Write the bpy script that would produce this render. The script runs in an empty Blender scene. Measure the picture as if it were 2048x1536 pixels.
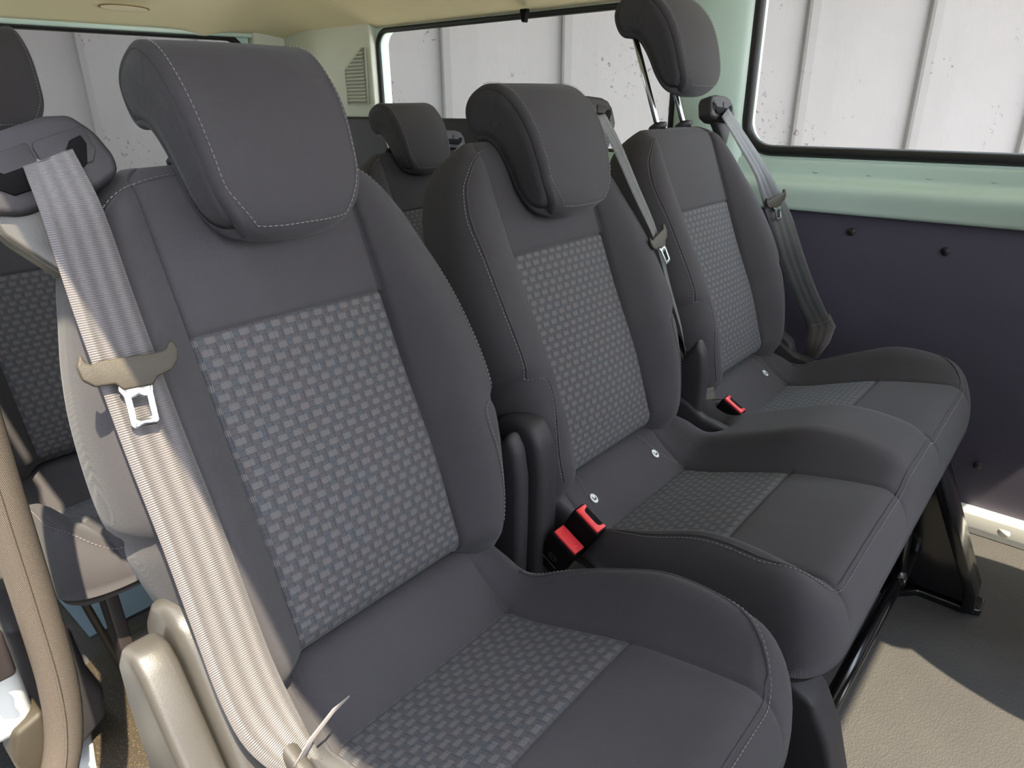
import bpy, bmesh, math, random
from mathutils import Vector, Matrix
random.seed(4)
S = bpy.context.scene
COL = S.collection
# ------------------------------------------------------------------ camera, light, exposure
cam_d = bpy.data.cameras.new('camera'); cam = bpy.data.objects.new('camera', cam_d); COL.objects.link(cam)
cam_d.sensor_width = 36.0; cam_d.lens = 24.13; cam_d.clip_start = 0.02
az, pt, ro = math.radians(40.778), math.radians(22.601), math.radians(-0.572)
fw = Vector((math.cos(pt)*math.cos(az), math.cos(pt)*math.sin(az), -math.sin(pt)))
rr = fw.cross(Vector((0, 0, 1))).normalized(); uu = rr.cross(fw)
r2 = math.cos(ro)*rr + math.sin(ro)*uu; u2 = -math.sin(ro)*rr + math.cos(ro)*uu
M = Matrix((r2, u2, -fw)).transposed().to_4x4(); M.translation = Vector((-0.261, -0.509, 0.9193))
cam.matrix_world = M
S.camera = cam
W = bpy.data.worlds.new('sky'); S.world = W; W.use_nodes = True
wn = W.node_tree; bg = wn.nodes['Background']
tc = wn.nodes.new('ShaderNodeTexCoord'); sp = wn.nodes.new('ShaderNodeSeparateXYZ'); rp = wn.nodes.new('ShaderNodeValToRGB')
wn.links.new(tc.outputs['Generated'], sp.inputs[0]); wn.links.new(sp.outputs['Z'], rp.inputs[0]); wn.links.new(rp.outputs[0], bg.inputs['Color'])
rp.color_ramp.elements[0].position = 0.0; rp.color_ramp.elements[0].color = (0.98, 0.98, 0.985, 1)
rp.color_ramp.elements[1].position = 0.6; rp.color_ramp.elements[1].color = (0.80, 0.86, 1.0, 1)
bg.inputs['Strength'].default_value = 4.6
sun_d = bpy.data.lights.new('sun', 'SUN'); sun = bpy.data.objects.new('sun', sun_d); COL.objects.link(sun)
sun_d.energy = 9.0; sun_d.angle = math.radians(0.53); sun_d.color = (1.0, 0.87, 0.64)
sun.rotation_euler = Vector((-0.18, -0.55, 1.0)).to_track_quat('Z', 'Y').to_euler()
S.view_settings.view_transform = 'Standard'; S.view_settings.look = 'None'; S.view_settings.gamma = 1.0
S.view_settings.use_curve_mapping = False
S.view_settings.exposure = 0.66

# ------------------------------------------------------------------ materials
def lin(c):
    return tuple(((x/255)/12.92 if x/255 <= .04045 else ((x/255+.055)/1.055)**2.4) for x in c) + (1,)
class NT:
    def __init__(s, name):
        s.m = bpy.data.materials.new(name); s.m.use_nodes = True; s.t = s.m.node_tree
        s.b = s.t.nodes['Principled BSDF']
    def n(s, typ, **k):
        nd = s.t.nodes.new(typ)
        for a, v in k.items(): setattr(nd, a, v)
        return nd
    def l(s, a, b): s.t.links.new(a, b)
    def val(s, sock, v):
        if hasattr(v, 'is_output'): s.l(v, sock)
        else: sock.default_value = v
    def math(s, op, a, b=0.0, c=None):
        nd = s.n('ShaderNodeMath', operation=op); s.val(nd.inputs[0], a); s.val(nd.inputs[1], b)
        if c is not None: s.val(nd.inputs[2], c)
        return nd.outputs[0]
    def mix(s, f, a, b):
        nd = s.n('ShaderNodeMix', data_type='RGBA'); s.val(nd.inputs[0], f); s.val(nd.inputs[6], a); s.val(nd.inputs[7], b)
        return nd.outputs[2]
    def coord(s, kind='Object'):
        return s.n('ShaderNodeTexCoord').outputs[kind]
    def noise(s, vec, scale, detail=2.0, rough=.5):
        nd = s.n('ShaderNodeTexNoise'); s.l(vec, nd.inputs['Vector']); nd.inputs['Scale'].default_value = scale
        nd.inputs['Detail'].default_value = detail; nd.inputs['Roughness'].default_value = rough
        return nd.outputs['Fac']
    def ramp(s, f, p0, p1):
        nd = s.n('ShaderNodeMapRange'); s.l(f, nd.inputs[0]); nd.inputs[1].default_value = p0; nd.inputs[2].default_value = p1
        return nd.outputs[0]
    def bump(s, h, strength, dist):
        nd = s.n('ShaderNodeBump'); nd.inputs['Strength'].default_value = strength; nd.inputs['Distance'].default_value = dist
        s.l(h, nd.inputs['Height']); s.l(nd.outputs[0], s.b.inputs['Normal'])
    def set(s, **k):
        for a, v in k.items():
            s.val(s.b.inputs[{'col': 'Base Color', 'rough': 'Roughness', 'metal': 'Metallic', 'spec': 'Specular IOR Level', 'sheen': 'Sheen Weight', 'sheenr': 'Sheen Roughness', 'coat': 'Coat Weight', 'trans': 'Transmission Weight'}[a]], v)

def simple(name, rgb, rough=.5, metal=0.0, grain=0.0, gscale=900, var=.12, spec=.5):
    k = NT(name); o = k.coord()
    c = lin(rgb); nz = k.noise(o, 14, 3)
    k.set(col=k.mix(nz, tuple(x*(1-var) for x in c[:3])+(1,), tuple(min(1, x*(1+var)) for x in c[:3])+(1,)), rough=rough, metal=metal, spec=spec)
    if grain: k.bump(k.noise(o, gscale, 2), grain, .0006)
    return k.m

def fabric(name, rgb, sheen=.10):
    k = NT(name); uv = k.coord('UV')
    sx = k.n('ShaderNodeSeparateXYZ'); k.l(uv, sx.inputs[0])
    a = k.math('SINE', k.math('MULTIPLY', sx.outputs[0], 2*math.pi/.0014)); b = k.math('SINE', k.math('MULTIPLY', sx.outputs[1], 2*math.pi/.0012))
    w = k.math('MULTIPLY', a, b)
    c = lin(rgb); nz = k.ramp(k.noise(k.coord(), 9, 3), .3, .7)
    base = k.mix(nz, tuple(x*.9 for x in c[:3])+(1,), tuple(x*1.1 for x in c[:3])+(1,))
    col = k.mix(k.math('MULTIPLY_ADD', w, .3, .32), base, tuple(min(1, x*1.9) for x in c[:3])+(1,))
    k.set(col=col, rough=.88, spec=.25, sheen=sheen, sheenr=.45)
    k.b.inputs['Sheen Tint'].default_value = (.95, .98, 1, 1)
    h = k.math('ADD', k.math('MULTIPLY', w, .5), k.math('MULTIPLY', k.noise(k.coord(), 35, 3), 3.0))
    k.bump(h, .35, .0006)
    return k.m

def weave(name, dark, light):
    """basket weave: dashes of pale dotted thread on a dark checked ground"""
    k = NT(name); uv = k.coord('UV'); sx = k.n('ShaderNodeSeparateXYZ'); k.l(uv, sx.inputs[0])
    px, py = .0167, .0222
    X = k.math('DIVIDE', sx.outputs[0], px); Y = k.math('DIVIDE', sx.outputs[1], py)
    def patch(ox, oy):
        fx = k.math('FRACT', k.math('ADD', X, ox+10)); fy = k.math('FRACT', k.math('ADD', Y, oy+10))
        ax = k.math('LESS_THAN', fx, .6); ay = k.math('LESS_THAN', fy, .30)
        return k.math('MULTIPLY', ax, ay)
    P = k.math('MAXIMUM', patch(0, 0), patch(-.64, .5))
    dots = k.math('MULTIPLY', k.math('GREATER_THAN', k.math('FRACT', k.math('DIVIDE', sx.outputs[0], .0016)), .42),
                  k.math('GREATER_THAN', k.math('FRACT', k.math('DIVIDE', sx.outputs[1], .0016)), .42))
    # threads: dark vertical lines on half cells
    fx2 = k.math('FRACT', k.math('ADD', k.math('MULTIPLY', X, 2), 10.0)); ln = k.math('LESS_THAN', fx2, .07)
    fy2 = k.math('FRACT', k.math('ADD', k.math('MULTIPLY', Y, 4), 10.0)); ln2 = k.math('LESS_THAN', fy2, .06)
    cell = k.n('ShaderNodeCombineXYZ'); k.l(k.math('FLOOR', k.math('MULTIPLY', X, 2)), cell.inputs[0]); k.l(k.math('FLOOR', k.math('MULTIPLY', Y, 4)), cell.inputs[1])
    wn_ = k.n('ShaderNodeTexWhiteNoise', noise_dimensions='2D'); k.l(cell.outputs[0], wn_.inputs['Vector'])
    d = lin(dark); base = k.mix(wn_.outputs['Value'], (d[0]*1.06, d[1]*.97, d[2]*.95, 1), (d[0]*.92, d[1]*1.02, d[2]*1.08, 1))
    base = k.mix(k.math('MULTIPLY', k.math('MAXIMUM', ln, ln2), .6), base, (.006, .006, .008, 1))
    col = k.mix(k.math('MULTIPLY', P, k.math('MULTIPLY_ADD', dots, .8, .04)), base, lin(light))
    k.set(col=col, rough=.8, spec=.3, sheen=.12, sheenr=.4)
    k.b.inputs['Sheen Tint'].default_value = (.85, .95, 1, 1)
    h = k.math('ADD', k.math('MULTIPLY', P, 1.0), k.math('SUBTRACT', k.math('MULTIPLY', dots, .25), k.math('MAXIMUM', ln, ln2)))
    k.bump(h, .5, .0009)
    return k.m

def webbing(name, rgb):
    k = NT(name); uv = k.coord('UV'); sx = k.n('ShaderNodeSeparateXYZ'); k.l(uv, sx.inputs[0])
    rib = k.math('SINE', k.math('MULTIPLY', sx.outputs[1], 2*math.pi/.0019))
    st = k.math('SINE', k.math('MULTIPLY', sx.outputs[0], 2*math.pi/.0125))
    c = lin(rgb)
    f = k.math('ADD', k.math('MULTIPLY_ADD', rib, .28, .4), k.math('MULTIPLY', st, .3))
    k.set(col=k.mix(f, tuple(x*.6 for x in c[:3])+(1,), tuple(min(1, x*1.35) for x in c[:3])+(1,)), rough=.42, spec=.6, sheen=.3)
    k.bump(k.math('ADD', rib, k.math('MULTIPLY', st, .8)), .6, .0005)
    return k.m

M_fab = fabric('dark grey fabric', (61, 59, 62))
M_weave = weave('basket weave fabric', (78, 77, 80), (130, 126, 124))
M_thread = simple('pale thread', (150, 143, 144), .7)
M_web = webbing('grey belt webbing', (96, 92, 93))
M_web2 = webbing('dark belt webbing', (88, 90, 93))
M_pl = simple('charcoal grained plastic', (54, 52, 55), .5, grain=.35, gscale=1100, spec=.28)
M_pl2 = simple('grey satin plastic', (72, 69, 65), .36, grain=.3, gscale=1300, spec=.6)
M_plg = simple('slot black plastic', (15, 14, 16), .75, spec=.12)  # black plastic parts, and the painted shade in the guide slots
M_blk = simple('gloss black steel', (14, 14, 16), .16, spec=.7)
M_brn = simple('dark steel frame', (52, 46, 46), .4, grain=.1)
M_chr = simple('polished steel', (205, 208, 212), .16, metal=1.0, var=.03)
M_tong = simple('grained tongue plastic', (60, 54, 44), .5, grain=.6, gscale=1600)
M_red = simple('red buckle button', (236, 66, 72), .35, var=.04)
M_seat_tag = simple('pale plastic button', (215, 222, 220), .4, var=.03)
M_headl = simple('cream headliner cloth', (236, 225, 190), .95, grain=.5, gscale=700, var=.03, spec=.1)
M_trim = simple('pale grey green trim', (216, 220, 206), .6, grain=.3, gscale=900, var=.02)
M_vback = simple('vent shadow plate', (150, 152, 140), .6)
M_paint = simple('pale painted metal', (206, 230, 221), .3, var=.02)  # white paint with the green cast of light through glass mixed in
M_white = simple('white painted metal', (232, 234, 232), .3, var=.02)
M_board = simple('dark hardboard', (80, 76, 92), .55, grain=.25, gscale=700, var=.06, spec=.35)
M_rub = simple('black rubber', (30, 31, 33), .5, grain=.2)
M_lamp = simple('lamp lens', (240, 226, 196), .2)
M_lrim = simple('lamp rim', (140, 122, 92), .5)
M_tag = simple('paper label', (196, 186, 180), .5)

def seal_mat():
    k = NT('woven seal cloth'); uv = k.coord('UV'); sx = k.n('ShaderNodeSeparateXYZ'); k.l(uv, sx.inputs[0])
    w = k.math('MULTIPLY', k.math('SINE', k.math('MULTIPLY', sx.outputs[0], 2*math.pi/.0022)), k.math('SINE', k.math('MULTIPLY', sx.outputs[1], 2*math.pi/.0022)))
    k.set(col=k.mix(k.math('MULTIPLY_ADD', w, .3, .5), lin((74, 66, 60)), lin((104, 94, 84))), rough=.8)
    k.bump(w, .5, .0006); return k.m
M_seal = seal_mat()
def floor_mat():
    k = NT('pebbled vinyl floor'); o = k.coord()
    v = k.n('ShaderNodeTexVoronoi'); k.l(o, v.inputs['Vector']); v.inputs['Scale'].default_value = 210
    mp = k.n('ShaderNodeMapping'); k.l(o, mp.inputs[0]); mp.inputs['Scale'].default_value = (1.0, 1.7, 1)
    k.l(mp.outputs[0], v.inputs['Vector'])
    big = k.noise(o, 5, 4, .6); sc = k.ramp(k.noise(o, 22, 5, .7), .62, .8)
    base = k.mix(big, lin((62, 61, 62)), lin((82, 80, 77)))
    k.set(col=k.mix(k.math('MULTIPLY', sc, .35), base, lin((120, 112, 96))), rough=.55, spec=.4)
    k.bump(v.outputs['Distance'], .6, .0010); return k.m
M_floor = floor_mat()
def step_mat():
    k = NT('speckled step vinyl'); o = k.coord()
    s_ = k.math('GREATER_THAN', k.noise(o, 700, 1), .68)
    k.set(col=k.mix(s_, lin((60, 52, 42)), lin((150, 134, 104))), rough=.55)
    k.bump(k.noise(o, 700, 2), .5, .001); return k.m
M_step = step_mat()
def concrete():
    k = NT('plastered concrete'); o = k.coord()
    n1 = k.noise(o, 2.2, 6, .62); n2 = k.noise(o, 60, 4, .7)
    mp = k.n('ShaderNodeMapping'); k.l(o, mp.inputs[0]); mp.inputs['Scale'].default_value = (1, 1, .45); mp.inputs['Rotation'].default_value = (.3, .5, 0)
    sc = k.ramp(k.noise(mp.outputs[0], 26, 6, .72), .60, .66)
    specks = k.math('MULTIPLY', k.ramp(k.noise(o, 42, 3, .6), .62, .67), k.ramp(k.noise(o, 3.2, 2), .54, .62))
    c = k.mix(n1, lin((121, 116, 118)), lin((134, 130, 132)))
    c = k.mix(k.math('MULTIPLY', sc, .22), c, lin((130, 122, 132)))
    c = k.mix(k.math('MULTIPLY', specks, .8), c, lin((84, 74, 84)))
    k.set(col=c, rough=.95, spec=.1)
    k.bump(k.math('ADD', k.noise(mp.outputs[0], 9, 6, .7), k.math('MULTIPLY', n2, .05)), .3, .012); return k.m
M_conc = concrete()
def asphalt():
    k = NT('dark asphalt'); o = k.coord(); mp = k.n('ShaderNodeMapping'); k.l(o, mp.inputs[0]); mp.inputs['Scale'].default_value = (1, 2.2, 1)
    n = k.noise(mp.outputs[0], 38, 5, .6)
    k.set(col=k.mix(n, lin((8, 8, 9)), lin((46, 46, 46))), rough=.85); k.bump(n, 1.0, .03); return k.m
M_asph = asphalt()
def glass():
    k = NT('window glass'); t = k.t; out = t.nodes['Material Output']
    tr = k.n('ShaderNodeBsdfTransparent'); tr.inputs[0].default_value = (.93, .96, .95, 1)
    gl = k.n('ShaderNodeBsdfGlossy'); gl.inputs['Roughness'].default_value = .02
    fr = k.n('ShaderNodeFresnel'); fr.inputs['IOR'].default_value = 1.08
    mx = k.n('ShaderNodeMixShader'); k.l(fr.outputs[0], mx.inputs[0]); k.l(tr.outputs[0], mx.inputs[1]); k.l(gl.outputs[0], mx.inputs[2])
    k.l(mx.outputs[0], out.inputs['Surface']); return k.m
M_glass = glass()

# ------------------------------------------------------------------ mesh helpers
def mesh(name, V, F, mat, parent=None, uv=None, smooth=True, kind=None, weld=False):
    me = bpy.data.meshes.new(name); me.from_pydata([tuple(v) for v in V], [], F)
    if uv is not None:
        l = me.uv_layers.new(name='UVMap')
        for lp in me.loops: l.data[lp.index].uv = uv[lp.vertex_index]
    bm = bmesh.new(); bm.from_mesh(me)
    if weld: bmesh.ops.remove_doubles(bm, verts=bm.verts, dist=1e-5)
    lo = [v for v in bm.verts if not v.link_faces]
    if lo: bmesh.ops.delete(bm, geom=lo, context='VERTS')
    if weld: bmesh.ops.recalc_face_normals(bm, faces=bm.faces)
    bm.to_mesh(me); bm.free()
    if smooth: me.polygons.foreach_set('use_smooth', [True]*len(me.polygons))
    me.materials.append(mat)
    o = bpy.data.objects.new(name, me); COL.objects.link(o)
    if parent: o.parent = parent
    if kind: o['kind'] = kind
    return o
def thing(name, label, cat, loc=(0, 0, 0), group=None, rz=0):
    o = bpy.data.objects.new(name, None); COL.objects.link(o); o.location = loc; o.rotation_euler = (0, 0, rz); o.empty_display_size = .1
    tag(o, label, cat, group); return o
def tag(o, label=None, cat=None, group=None):
    if label: o['label'] = label
    if cat: o['category'] = cat
    if group: o['group'] = group
    return o
def bevel(name, V, F, mat, parent=None, r=.004, seg=3, kind=None, uvbox=False):
    """closed solid with rounded edges"""
    me = bpy.data.meshes.new(name); bm = bmesh.new()
    vs = [bm.verts.new(v) for v in V]
    for f in F: bm.faces.new([vs[i] for i in f])
    bmesh.ops.recalc_face_normals(bm, faces=bm.faces)
    if r > 0:
        ed = [e for e in bm.edges if len(e.link_faces) == 2 and e.calc_face_angle(0) > .35]
        bmesh.ops.bevel(bm, geom=ed, offset=r, segments=seg, profile=.5, affect='EDGES', clamp_overlap=True)
    bmesh.ops.triangulate(bm, faces=[f for f in bm.faces if len(f.verts) > 4])
    bm.to_mesh(me); bm.free()
    for p in me.polygons: p.use_smooth = True
    try: me.set_sharp_from_angle(angle=math.radians(38))
    except Exception: pass
    me.materials.append(mat); o = bpy.data.objects.new(name, me); COL.objects.link(o)
    if parent: o.parent = parent
    if kind: o['kind'] = kind
    return o
def box(name, a, b, mat, parent=None, r=.004, seg=3, X=None, kind=None):
    V = [Vector((x, y, z)) for x in (a[0], b[0]) for y in (a[1], b[1]) for z in (a[2], b[2])]
    if X is not None: V = [X @ v for v in V]
    F = [(0, 1, 3, 2), (4, 6, 7, 5), (0, 4, 5, 1), (2, 3, 7, 6), (0, 2, 6, 4), (1, 5, 7, 3)]
    return bevel(name, V, F, mat, parent, r, seg, kind)
def prism(name, pts, t0, t1, axis, mat, parent=None, r=.004, seg=3, X=None, kind=None):
    """outline pts in the plane across `axis`, thick from t0 to t1"""
    def P(p, t):
        v = {'X': Vector((t, p[0], p[1])), 'Y': Vector((p[0], t, p[1])), 'Z': Vector((p[0], p[1], t))}[axis]
        return X @ v if X is not None else v
    n = len(pts); V = [P(p, t0) for p in pts] + [P(p, t1) for p in pts]
    F = [tuple(range(n)), tuple(range(2*n-1, n-1, -1))] + [(i, (i+1) % n, n+(i+1) % n, n+i) for i in range(n)]
    return bevel(name, V, F, mat, parent, r, seg, kind)
def smoothloop(pts, n=4, closed=True):
    """Catmull-Rom through points"""
    P = [Vector(p) for p in pts]; out = []; m = len(P)
    for i in range(m if closed else m-1):
        a, b, c, d = (P[(i-1) % m], P[i], P[(i+1) % m], P[(i+2) % m]) if closed else (P[max(i-1, 0)], P[i], P[i+1], P[min(i+2, m-1)])
        for k in range(n):
            t = k/n
            out.append(.5*((2*b)+(c-a)*t+(2*a-5*b+4*c-d)*t*t+(3*b-3*c+d-a)*t**3))
    if not closed: out.append(P[-1])
    return out
def tube(name, pts, rad, mat, parent=None, n=12, kind=None, closed=False, flat=None):
    P = [Vector(p) for p in pts]; V = []; F = []; UV = []; up = Vector((0.13, .21, .97)); L = 0
    m = len(P)
    for i, p in enumerate(P):
        a = P[(i-1) % m] if (closed or i) else P[0]; b = P[(i+1) % m] if (closed or i < m-1) else P[-1]
        t = (b-a).normalized(); s = t.cross(up).normalized(); w = s.cross(t)
        r = rad[i] if isinstance(rad, (list, tuple)) else rad
        if i: L += (p-P[i-1]).length
        for k in range(n):
            an = 2*math.pi*k/n; V.append(p + s*math.cos(an)*r + w*math.sin(an)*r*(flat or 1)); UV.append((an*r, L))
    for i in range(m if closed else m-1):
        for k in range(n):
            j = (i+1) % m; F.append((i*n+k, i*n+(k+1) % n, j*n+(k+1) % n, j*n+k))
    if not closed: F += [tuple(range(n-1, -1, -1)), tuple(range((m-1)*n, m*n))]
    return mesh(name, V, F, mat, parent, uv=UV, kind=kind)
def cyl(name, a, b, r, mat, parent=None, n=20, kind=None):
    """short solid rod with a chamfered rim"""
    a, b = Vector(a), Vector(b); d = (b-a); c = min(r*.25, d.length*.25); u = d.normalized()
    return tube(name, [a, a+u*1e-4, a+u*c, b-u*c, b-u*1e-4, b], [r-c*1.01, r-c, r, r, r-c, r-c*1.01], mat, parent, n, kind)
def stitches(name, pts, parent, r=.00042, dash=.0036, gap=.0018, mat=None, off=.0006):
    """row of thread dashes laid along a line; pts = (position, normal)"""
    P = [(Vector(p), Vector(n)) for p, n in pts]; V = []; F = []
    d = [0]
    for i in range(1, len(P)): d.append(d[-1] + (P[i][0]-P[i-1][0]).length)
    def at(s):
        for i in range(1, len(d)):
            if s <= d[i]:
                f = (s-d[i-1])/max(1e-9, d[i]-d[i-1]); return P[i-1][0].lerp(P[i][0], f), P[i-1][1].lerp(P[i][1], f).normalized()
        return P[-1]
    s = 0
    while s + dash < d[-1]:
        a, na = at(s); b, nb = at(s+dash); t = (b-a).normalized(); sd = t.cross(na).normalized(); k = len(V)
        mid, nm = at(s+dash/2)
        for q, h in ((a, 0.1), (mid, 1), (b, .1)):
            q = q + na*(off*h)
            V += [q+sd*r, q+na*r*1.3, q-sd*r, q-na*r*.5]
        for i in (0, 1):
            for j in range(4): F.append((k+i*4+j, k+i*4+(j+1) % 4, k+i*4+4+(j+1) % 4, k+i*4+4+j))
        F += [(k+3, k+2, k+1, k), (k+8, k+9, k+10, k+11)]
        s += dash+gap
    return mesh(name, V, F, mat or M_thread, parent)
def pw(tab, x):
    if x <= tab[0][0]: return tab[0][1]
    for i in range(1, len(tab)):
        if x <= tab[i][0]:
            t = (x-tab[i-1][0])/(tab[i][0]-tab[i-1][0])
            # monotone-ish smooth via local catmull
            y0 = tab[max(i-2, 0)][1]; y1 = tab[i-1][1]; y2 = tab[i][1]; y3 = tab[min(i+1, len(tab)-1)][1]
            x0 = tab[max(i-2, 0)][0]; x1 = tab[i-1][0]; x2 = tab[i][0]; x3 = tab[min(i+1, len(tab)-1)][0]
            m1 = (y2-y0)/max(1e-6, x2-x0)*(x2-x1); m2 = (y3-y1)/max(1e-6, x3-x1)*(x2-x1)
            return (2*t**3-3*t*t+1)*y1+(t**3-2*t*t+t)*m1+(-2*t**3+3*t*t)*y2+(t**3-t*t)*m2
    return tab[-1][1]
def sstep(a, b, x):
    t = max(0, min(1, (x-a)/(b-a))); return t*t*(3-2*t)
def g(x, s): return math.exp(-(x/s)**2)
def lines_with(lo, hi, step, seams, tight=(.0012, .003, .006)):
    L = set()
    n = max(2, int(round((hi-lo)/step)))
    for i in range(n+1): L.add(lo+(hi-lo)*i/n)
    for s in seams:
        L = {x for x in L if abs(x-s) > .0075 or x in (lo, hi)}
        for t in (0,)+tight:
            for q in ((s,) if t == 0 else (s-t, s+t)):
                if lo < q < hi: L.add(q)
    return sorted(L)

# ------------------------------------------------------------------ seat geometry (shared shape functions)
T = math.radians(21.34); Z0 = .44
Vv = Vector((0, math.sin(T), math.cos(T))); Nn = Vector((0, -math.cos(T), math.sin(T)))
def BP(u, v, n, z0=Z0): return Vector((u, 0, z0)) + Vv*v + Nn*n
WT = [(-.045, .150), (-.03, .176), (-.01, .186), (.02, .196), (.06, .202), (.1, .209), (.13, .213), (.16, .219), (.2, .219), (.257, .214), (.3, .206), (.34, .195), (.38, .183), (.41, .168), (.43, .153), (.445, .137), (.455, .122), (.465, .105)]
CREST = [(-.04, .012), (0, .03), (.08, .046), (.18, .046), (.28, .034), (.36, .02), (.44, .008)]
VB, VT_ = -.045, .464
UI = .1125
def hw(v):
    w = pw(WT, v)
    return w - .006*g(v-.138, .009)
def seam_u(v): return min(UI, hw(v)*.86) if v > .3 else UI
def nfront(u, v):
    a = abs(u); w = hw(v); ui = seam_u(v)
    base = .006*(1-(min(a, ui)/ui)**2)*sstep(-.03, .05, v) + .006*g(v-.1, .08)
    c = pw(CREST, v); ridge = ui+(w-ui)*.5
    if a > ui: base = .004 + c*math.sin(min(1, (a-ui)/max(1e-4, ridge-ui))*math.pi/2)
    # seams
    base -= .0035*g(a-ui, .0022)
    if a < ui+.001: base -= .0035*g(v-.298, .0022)
    # round-over at the outer edge and top and bottom
    x = max(0, (a-(w-.05))/.05); e = (1-min(1, x)**2.6)**(1/2.2)
    y = max(0, (v-(VT_-.045))/.045); e2 = (1-min(1, y)**2.2)**(1/2.0)
    y = max(0, ((VB+.03)-v)/.03); e3 = (1-min(1, y)**2.2)**(1/2.0)
    mid = -.03
    return mid + (base-mid)*e*e2*e3
def nback(u, v):
    a = abs(u); w = hw(v); x = max(0, (a-(w-.03))/.03); e = (1-min(1, x)**3)**(1/3)
    y = max(0, (v-(VT_-.045))/.045); e2 = (1-min(1, y)**2.2)**(1/2.2); y = max(0, ((VB+.03)-v)/.03); e3 = (1-min(1, y)**2.2)**(1/2.2)
    return -.03 - .062*e*e2*e3
def vlift(u, v): return v + max(0, (.03-v)/.075)*.014*(1-sstep(UI-.005, UI+.055, abs(u)))
def back_pt(u, v, z0=Z0):
    n = nfront(u, v); return BP(u, vlift(u, v) - max(0, (.03-v)/.075)*sstep(.10, .17, abs(u))*(.014+.016*(1-sstep(-.03, .012, n))), n, z0)
def nrm(f, u, v, h=.002):
    a = f(u+h, v)-f(u-h, v); b = f(u, v+h)-f(u, v-h); n = a.cross(b)
    return n.normalized()

def build_back(root, cx, z0, detail=True):
    """padded backrest with woven centre panel; returns backrest object"""
    st = .008 if detail else .016
    inner = lines_with(-UI, UI, st, [])
    vs = lines_with(VB+.03, VT_-.045, st, [.298, .138])
    vs = [VB+.03*(1-math.sin(i/8*math.pi/2)) for i in range(8, 0, -1)] + vs if False else vs
    lo = [VB+.03*(1-math.sin(i/7*math.pi/2)) for i in range(7, 0, -1)]; hi = [VT_-.045+.045*math.sin(i/9*math.pi/2) for i in range(1, 10)]
    vs = sorted(set([round(x, 6) for x in lo+vs+hi]))
    # columns: normalised positions between seams
    ci = [0, .02, .04, .07, .12, .2, .3, .4, .5, .58, .66, .74, .8, .86, .91, .95, .98, .995, 1.0]
    cc = [i/14 for i in range(15)]
    def cols(v):
        ui = seam_u(v); w = hw(v); tt = .0012
        left = [-(ui + (w-ui)*c) for c in reversed(ci)]
        mid = [-ui+2*ui*c for c in ([.006, .016, .035]+cc[1:-1]+[.965, .984, .994])]
        return left + mid + [-x for x in reversed(left)]
    nC = len(cols(.1)); V = []; UV = []
    for v in vs:
        for u in cols(v): V.append(back_pt(u, v, z0)+Vector((cx, 0, 0))); UV.append((u, v))
    nl = len(ci); F1 = []; F2 = []
    for j in range(len(vs)-1):
        for i in range(nC-1):
            q = (j*nC+i, j*nC+i+1, (j+1)*nC+i+1, (j+1)*nC+i)
            ins = nl-1 <= i < nC-nl and vs[j+1] <= .2981
            (F2 if ins else F1).append(q)
    k0 = len(V)
    for v in vs:
        w = hw(v)
        for u in cols(v):
            p = BP(u, vlift(u, v) - max(0, (.03-v)/.075)*(.03+.075*min(1, max(0, (-.03-nback(u, v))/.055)))*sstep(.10, .17, abs(u)), nback(u, v), z0); V.append(p+Vector((cx, 0, 0))); UV.append((u, v))
    for j in range(len(vs)-1):
        for i in range(nC-1):
            F1.append((k0+j*nC+i, k0+(j+1)*nC+i, k0+(j+1)*nC+i+1, k0+j*nC+i+1))
    b = mesh('backrest', V, F1, M_fab, root, uv=UV)
    mesh('centre_panel', V, F2, M_weave, root, uv=UV)
    if detail:
        C = Vector((cx, 0, 0)); bf = lambda u, v: back_pt(u, v, z0)+C
        for sg in (-1, 1):
            pts = []
            path = [(.0, .452), (.04, .451), (.08, .448), (.11, .443), (.135, .431), (.153, .414), (.168, .393), (.18, .36), (.187, .32), (.193, .27), (.196, .22), (.196, .17), (.195, .145), (.19, .137), (.176, .134), (.168, .125), (.168, .1), (.172, .06), (.172, .02), (.166, -.01)]
            P2 = smoothloop([(a, c, 0) for a, c in path], 6, False)
            for q in P2:
                n_ = nrm(bf, sg*q.x, q.y); pts.append((bf(sg*q.x, q.y), n_))
            stitches('seam_stitching', pts, b)
            tube('seam_piping', [p+n_*-.0004 for p, n_ in [(bf(sg*(q.x-.003), q.y), nrm(bf, sg*(q.x-.003), q.y)) for q in P2]], .0014, M_fab, b, 8)
    return b

HS = .93
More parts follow.
